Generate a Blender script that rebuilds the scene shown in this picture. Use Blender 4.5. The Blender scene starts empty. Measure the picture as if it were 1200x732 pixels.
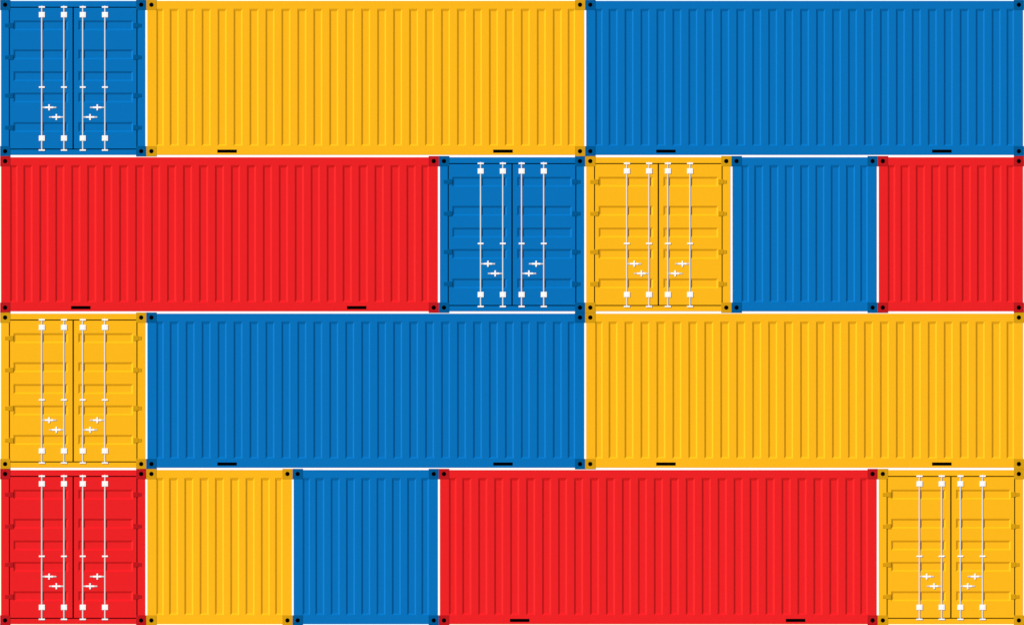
import bpy, math, bmesh
from mathutils import Vector
S=1/70.0
U=1200/7.0
RH=183.0
sc=bpy.context.scene
col=sc.collection
sc.view_settings.view_transform='Standard'; sc.view_settings.look='None'; sc.view_settings.exposure=0

# ---------- materials ----------
def s2l(c):
    return tuple(((v/255)/12.92 if v/255<=0.04045 else ((v/255+0.055)/1.055)**2.4) for v in c)
def paint(name,rgb,mul=1.0,rough=0.35,spec=1.0,var=0.012,tint=None):
    m=bpy.data.materials.new(name); m.use_nodes=True
    nt=m.node_tree; b=nt.nodes['Principled BSDF']
    c=[min(0.97,v*mul) for v in s2l(rgb)]
    tc=nt.nodes.new('ShaderNodeTexCoord')
    n=nt.nodes.new('ShaderNodeTexNoise'); n.inputs['Scale'].default_value=1.0; n.inputs['Detail'].default_value=2
    nt.links.new(tc.outputs['Object'],n.inputs['Vector'])
    mr=nt.nodes.new('ShaderNodeMapRange'); mr.inputs[1].default_value=0.3; mr.inputs[2].default_value=0.7
    mr.inputs[3].default_value=1-var; mr.inputs[4].default_value=1.0
    nt.links.new(n.outputs['Fac'],mr.inputs[0])
    mx=nt.nodes.new('ShaderNodeVectorMath'); mx.operation='SCALE'; mx.inputs[0].default_value=c
    nt.links.new(mr.outputs[0],mx.inputs['Scale'])
    nt.links.new(mx.outputs[0],b.inputs['Base Color'])
    b.inputs['Roughness'].default_value=rough
    b.inputs['Specular IOR Level'].default_value=spec
    if tint: b.inputs['Specular Tint'].default_value=(*tint,1)
    return m
TY=(1,.8,.38); TB=(.1,.55,1); TR=(1,.42,.35)
MAT={
 'yellow':paint('yellow_paint',(253,183,3),tint=TY),
 'blue':paint('blue_paint',(0,110,186),tint=TB),
 'red':paint('red_paint',(234,14,25),tint=TR),
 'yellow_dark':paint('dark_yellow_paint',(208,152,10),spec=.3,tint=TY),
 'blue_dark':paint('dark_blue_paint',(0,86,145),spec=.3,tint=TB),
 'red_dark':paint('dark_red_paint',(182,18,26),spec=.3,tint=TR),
 'black':paint('black_rubber_and_bore_shade',(14,14,16),rough=0.9,spec=0.05),  # gasket rubber, fork pocket lining, and painted-in shade of the casting bores
 'steel':paint('galvanised_rod',(205,206,207),rough=0.5,spec=.3),
 'white':paint('white_painted_steel',(248,248,248),rough=0.5,spec=.3),
 'frame':paint('white_gap_fill_paint',(253,253,253),rough=0.6,spec=.3),
 'concrete':paint('concrete',(140,138,132),rough=0.9,spec=.3,var=0.3),
}
# ---------- mesh builder (units: S) ----------
class M:
    def __init__(s): s.v=[];s.f=[];s.m=[]
    def quad(s,*p,mat=0):
        i=len(s.v); s.v+= [tuple(q) for q in p]; s.f.append(tuple(range(i,i+len(p)))); s.m.append(mat)
    def box(s,x0,x1,y0,y1,z0,z1,mat=0,skip=''):
        q=s.quad
        if 'f' not in skip: q((x0,y0,z0),(x1,y0,z0),(x1,y0,z1),(x0,y0,z1),mat=mat)
        q((x1,y1,z0),(x0,y1,z0),(x0,y1,z1),(x1,y1,z1),mat=mat)
        q((x0,y1,z0),(x0,y0,z0),(x0,y0,z1),(x0,y1,z1),mat=mat)
        q((x1,y0,z0),(x1,y1,z0),(x1,y1,z1),(x1,y0,z1),mat=mat)
        q((x0,y0,z1),(x1,y0,z1),(x1,y1,z1),(x0,y1,z1),mat=mat)
        q((x0,y1,z0),(x1,y1,z0),(x1,y0,z0),(x0,y0,z0),mat=mat)
    def relief(s,x0,x1,z0,z1,y,recs,skips,depth,sl,sr,sb,st):
        xs=sorted(set([x0,x1]+[r[0] for r in recs+skips]+[r[1] for r in recs+skips]))
        zs=sorted(set([z0,z1]+[r[2] for r in recs+skips]+[r[3] for r in recs+skips]))
        xs=[x for x in xs if x0<=x<=x1]; zs=[z for z in zs if z0<=z<=z1]
        for a,b in zip(xs,xs[1:]):
            for c,d in zip(zs,zs[1:]):
                mx,mz=(a+b)/2,(c+d)/2
                if any(r[0]<mx<r[1] and r[2]<mz<r[3] for r in recs+skips): continue
                s.quad((a,y,c),(b,y,c),(b,y,d),(a,y,d))
        for a,b,c,d in recs:
            A,B,C,D=a+sl,b-sr,c+sb,d-st; Y=y+depth
            s.quad((A,Y,C),(B,Y,C),(B,Y,D),(A,Y,D))
            s.quad((a,y,c),(A,Y,C),(A,Y,D),(a,y,d))
            s.quad((B,Y,C),(b,y,c),(b,y,d),(B,Y,D))
            s.quad((A,Y,D),(B,Y,D),(b,y,d),(a,y,d))
            s.quad((a,y,c),(b,y,c),(B,Y,C),(A,Y,C))
    def cyl(s,x,y,z0,z1,r,ry,n=16,mat=0):
        P=[(x+r*math.cos(2*math.pi*i/n),y+ry*math.sin(2*math.pi*i/n)) for i in range(n)]
        for i in range(n):
            a,b=P[i],P[(i+1)%n]
            s.quad((a[0],a[1],z0),(b[0],b[1],z0),(b[0],b[1],z1),(a[0],a[1],z1),mat=mat)
        s.quad(*[(p[0],p[1],z1) for p in P],mat=mat)
        s.quad(*[(p[0],p[1],z0) for p in P[::-1]],mat=mat)
    def mesh(s,name,mats):
        me=bpy.data.meshes.new(name)
        me.from_pydata([(a*S,b*S,c*S) for a,b,c in s.v],[],s.f)
        for k in mats: me.materials.append(MAT[k])
        for p,mi in zip(me.polygons,s.m): p.material_index=mi
        bm=bmesh.new(); bm.from_mesh(me); bmesh.ops.remove_doubles(bm,verts=bm.verts,dist=1e-5)
        bm.to_mesh(me); bm.free()
        return me
cache={}
def get(key,fn,name,mats):
    if key not in cache:
        m=M(); fn(m); cache[key]=m.mesh(name,mats)
    return cache[key]
def put(name,mesh,parent,loc):
    o=bpy.data.objects.new(name,mesh); col.objects.link(o); o.parent=parent
    o.location=(loc[0]*S,loc[1]*S,loc[2]*S); return o

G=1.3       # inset of body inside its cell
CS=11.6     # casting size
ZB=1.4; ZT=RH-1.4
def V(v): return RH-v

def body_side(W,depth,pockets):
    def fn(m):
        x0,x1=G,W-G
        n=round((W-28)/18.6)+1
        p=(W-28)/(n-1)
        recs=[(8.8+p*i,19.2+p*i,V(171),V(10.5)) for i in range(n)]
        recs[0]=(CS+0.2,recs[0][1]+1.2,recs[0][2],recs[0][3])
        recs[-1]=(recs[-1][0]-1.2,W-CS-0.2,recs[-1][2],recs[-1][3])
        sk=[(x0,CS,ZB,CS),(W-CS,x1,ZB,CS),(x0,CS,RH-CS,ZT),(W-CS,x1,RH-CS,ZT)]
        for c in pockets: sk.append((c-11.5,c+11.5,V(179.2),V(175.4)))
        m.relief(x0,x1,ZB,ZT,0,recs,sk,1.15,2.1,1.7,2.0,3.0)
        m.box(x0,x1,0,depth,ZB,ZT,skip='f')
    return fn
DX0,DX1,DV0,DV1=10.4,161.1,8.2,175.4
GAP=1.2
def body_door(W,depth):
    def fn(m):
        x0,x1=G,W-G
        sk=[(x0,CS,ZB,CS),(W-CS,x1,ZB,CS),(x0,CS,RH-CS,ZT),(W-CS,x1,RH-CS,ZT)]
        hole=(DX0,DX1,V(DV1),V(DV0))
        m.relief(x0,x1,ZB,ZT,0,[],sk+[hole],1,1,1,1,1)
        a,b,c,d=hole; D=5
        m.quad((a,0,c),(a,D,c),(a,D,d),(a,0,d)); m.quad((b,D,c),(b,0,c),(b,0,d),(b,D,d))
        m.quad((a,0,c),(b,0,c),(b,D,c),(a,D,c)); m.quad((a,D,d),(b,D,d),(b,0,d),(a,0,d))
        m.box(x0,x1,0,depth,ZB,ZT,skip='f')
    return fn
def gasket(m): m.box(DX0+.1,DX1-.1,4,4.9,V(DV1)+.1,V(DV0)-.1)
def casting(m):
    h=CS/2+0.2; r=2.6; n=32; y0=-0.25; dep=4
    C=[];Q=[]
    for i in range(n):
        t=2*math.pi*(i+0.5)/n+math.pi/4-math.pi/n
        c,s_=math.cos(t),math.sin(t); k=h/max(abs(c),abs(s_))
        C.append((r*c,r*s_)); Q.append((k*c,k*s_))
    for i in range(n):
        j=(i+1)%n
        m.quad((Q[i][0],y0,Q[i][1]),(Q[j][0],y0,Q[j][1]),(C[j][0],y0,C[j][1]),(C[i][0],y0,C[i][1]))
        m.quad((C[i][0],y0,C[i][1]),(C[j][0],y0,C[j][1]),(C[j][0],dep,C[j][1]),(C[i][0],dep,C[i][1]),mat=1)  # bore wall coloured black, the hole's shade put into the material
    m.quad(*[(c[0],dep,c[1]) for c in C],mat=1)
    m.box(-h,h,y0,12,-h,h,skip='f')
def pocket(m):
    a,b,c,d=-11.4,11.4,-1.8,1.8; D=18; y=-0.1
    for A,B,Cc,Dd in ((a,b,c,c+.35),(a,b,d-.35,d),(a,a+.5,c,d),(b-.5,b,c,d)):
        m.box(A,B,y,D,Cc,Dd)
    m.box(a,b,D,D+.5,c,d)
DW=(DX1-DX0)/2-GAP-0.8; DH=DV1-DV0-2*GAP
PV=(30,64,89.5,114.5,149)
def door_fn(l,r):
    def fn(m):
        recs=[]
        for v in PV:
            z=V(v)-(V(DV1)+GAP)
            recs.append((l,DW-r,z-5.8,z+5.8))
        m.relief(0,DW,0,DH,0,recs,[],1.2,2.2,1.8,1.9,2.3)
        m.box(0,DW,0,3.6,0,DH,skip='f')
    return fn
def rod(m):
    m.cyl(0,0,V(177),V(7),0.85,0.42)
    for v in (8.5,176): m.box(-3.6,3.6,-0.55,0.2,V(v)-.9,V(v)+.9,mat=1)
    m.box(-3.4,3.4,-0.55,0.2,V(102.3)-.9,V(102.3)+.9,mat=1)
def bracket(m):
    m.box(-3.5,3.5,-0.35,0.5,-3.1,3.1)
    m.box(-2.2,2.2,-0.5,-0.35,-2.4,2.4)
def handle(m):
    m.box(0,17,-0.2,0.2,-.8,.8)
    m.box(7.6,9.4,-0.4,0.3,-3.5,3.5,mat=1)
    m.box(3.5,13.5,-0.3,0.25,-1.0,1.0,mat=1)
def hinge(m):
    m.box(-4.6,1.0,-0.3,0.8,-2.0,2.0)
    m.box(-0.6,5.0,-0.5,0.3,-2.8,2.8)

LONG=(94.7,418)
def container(kind,colr,ux,row,units,label,group):
    W=U*units
    e=bpy.data.objects.new('shipping_container',None); col.objects.link(e)
    e.empty_display_size=0.3
    e.location=(ux*U*S-600*S,0,(3-row)*RH*S)
    e['label']=label; e['category']='shipping container'; e['group']=group
    depth=U-4 if kind=='long' else 3*U-4
    if kind=='door':
        me=get(('bd',colr),body_door(W,depth),'container_body',[colr])
    else:
        me=get(('bs',colr,units),body_side(W,depth,LONG if kind=='long' else ()),'container_body',[colr])
    put('body',me,e,(0,0,0))
    cm=get(('c',colr),casting,'corner_casting',[colr+'_dark','black'])
    for x in (6,W-6):
        for z in (V(177.3),V(5.9)):
            put('corner_casting',cm,e,(x,0,z))
    if kind=='long':
        pm=get('p',pocket,'fork_pocket',['black'])
        for c in LONG: put('fork_pocket',pm,e,(c,0,V(177.3)))
    if kind=='door':
        put('door_gasket',get('g',gasket,'door_gasket',['black']),e,(0,0,0))
        for side in (0,1):
            dx=DX0+GAP if side==0 else DX1-GAP-DW
            dz=V(DV1)+GAP
            d=put('door',get(('d',colr,side),door_fn(*((4.2,5.2) if side==0 else (5.2,4.2))),'door',[colr]),e,(dx,0,dz))
            rm=get('rod',rod,'lock_rod',['steel','white']); bm_=get('br',bracket,'rod_bracket',['white'])
            hm=get('h',handle,'door_handle',['steel','white']); gm=get(('hi',colr),hinge,'hinge',[colr+'_dark'])
            xs=(49,75) if side==0 else (97,123)
            for x in xs:
                put('lock_rod',rm,d,(x-dx,-0.2,-dz))
                for v in (17.5,162): put('rod_bracket',bm_,d,(x-dx,-0.35,V(v)-dz))
            hs=((49,126),(57.5,137.3)) if side==0 else ((105.5,126),(97,137.3))
            for hx,v in hs:
                put('door_handle',hm,d,(hx-dx,-0.25,V(v)-dz))
            for v in (30,67.3,112,149.6):
                h=put('hinge',gm,d,((DX0 if side==0 else DX1)-dx,-0.1,V(v)-dz))
                if side==1: h.scale=(-1,1,1)
    return e
L={'long':'long %s corrugated container, side view',
   'door':'%s container with closed doors and white lock rods',
   'end':'short %s container with plain ribbed wall'}
GR={'long':'stacked containers showing their long side','door':'stacked containers showing their door end','end':'stacked containers showing their plain end'}
lay=[
 [('door','blue',0,1),('long','yellow',1,3),('long','blue',4,3)],
 [('long','red',0,3),('door','blue',3,1),('door','yellow',4,1),('end','blue',5,1),('end','red',6,1)],
 [('door','yellow',0,1),('long','blue',1,3),('long','yellow',4,3)],
 [('door','red',0,1),('end','yellow',1,1),('end','blue',2,1),('long','red',3,3),('door','yellow',6,1)],
]
for r,row in enumerate(lay):
    for k,c,ux,un in row:
        container(k,c,ux,r,un,L[k]%c+(', bottom row' if r==3 else ', stack top' if r==0 else ', mid stack'),GR[k])

# added white filler, keeps the joints bright where a backdrop would be shaded
m=M(); g=G-0.05; D=3*U; y=0.2
for k in range(5):
    z=(4-k)*RH
    m.box(-3,1203,y,D,z-(1.35 if k<4 else 4),z+(1.35 if k>0 else 4))
for r,row in enumerate(lay):
    z0=(3-r)*RH+1.35; z1=(4-r)*RH-1.35
    edges=[0]+[ux+un for _,_,ux,un in row]
    for u in edges:
        x=u*U
        a,b=x-g,x+g
        if u==0:a=-3
        if u==edges[-1]: b=x+3
        m.box(a,b,y+0.02,D,z0,z1)
fr=bpy.data.objects.new('white_rack',m.mesh('white_rack',['frame'])); col.objects.link(fr)
fr.location=(-600*S,0,0)
fr['label']='added white filler keeping the container joints bright as a white background'; fr['category']='gap filler'; fr['kind']='structure'
# ground
gm=M(); R=70*400
gm.quad((-R,-R,-4.2),(R,-R,-4.2),(R,R,-4.2),(-R,R,-4.2))
go=bpy.data.objects.new('ground',gm.mesh('ground',['concrete'])); col.objects.link(go)
go['kind']='structure'; go['label']='flat grey concrete yard under the container stack'; go['category']='ground'

# ---------- light ----------
Ld=Vector((-0.61,-0.59,0.53)).normalized()
sun=bpy.data.lights.new('sun','SUN'); sun.energy=4.35; sun.angle=math.radians(0.6); sun.color=(1,0.97,0.93)
so=bpy.data.objects.new('sun',sun); col.objects.link(so); so.location=(-10,-20,20)
so.rotation_euler=Ld.to_track_quat('Z','Y').to_euler()
w=bpy.data.worlds.new('World'); sc.world=w; w.use_nodes=True
nt=w.node_tree; bg=nt.nodes['Background']; bg.inputs[1].default_value=0.053
sky=nt.nodes.new('ShaderNodeTexSky'); sky.sky_type='NISHITA'; sky.sun_disc=False
sky.sun_elevation=math.asin(Ld.z); sky.sun_rotation=math.atan2(Ld.x,Ld.y)%(2*math.pi)
nt.links.new(sky.outputs[0],bg.inputs[0])
# ---------- camera ----------
cd=bpy.data.cameras.new('camera'); cd.type='ORTHO'; cd.ortho_scale=1200*S; cd.clip_end=1000
co=bpy.data.objects.new('camera',cd); col.objects.link(co)
co.location=(0,-20,366*S); co.rotation_euler=(math.pi/2,0,0); sc.camera=co
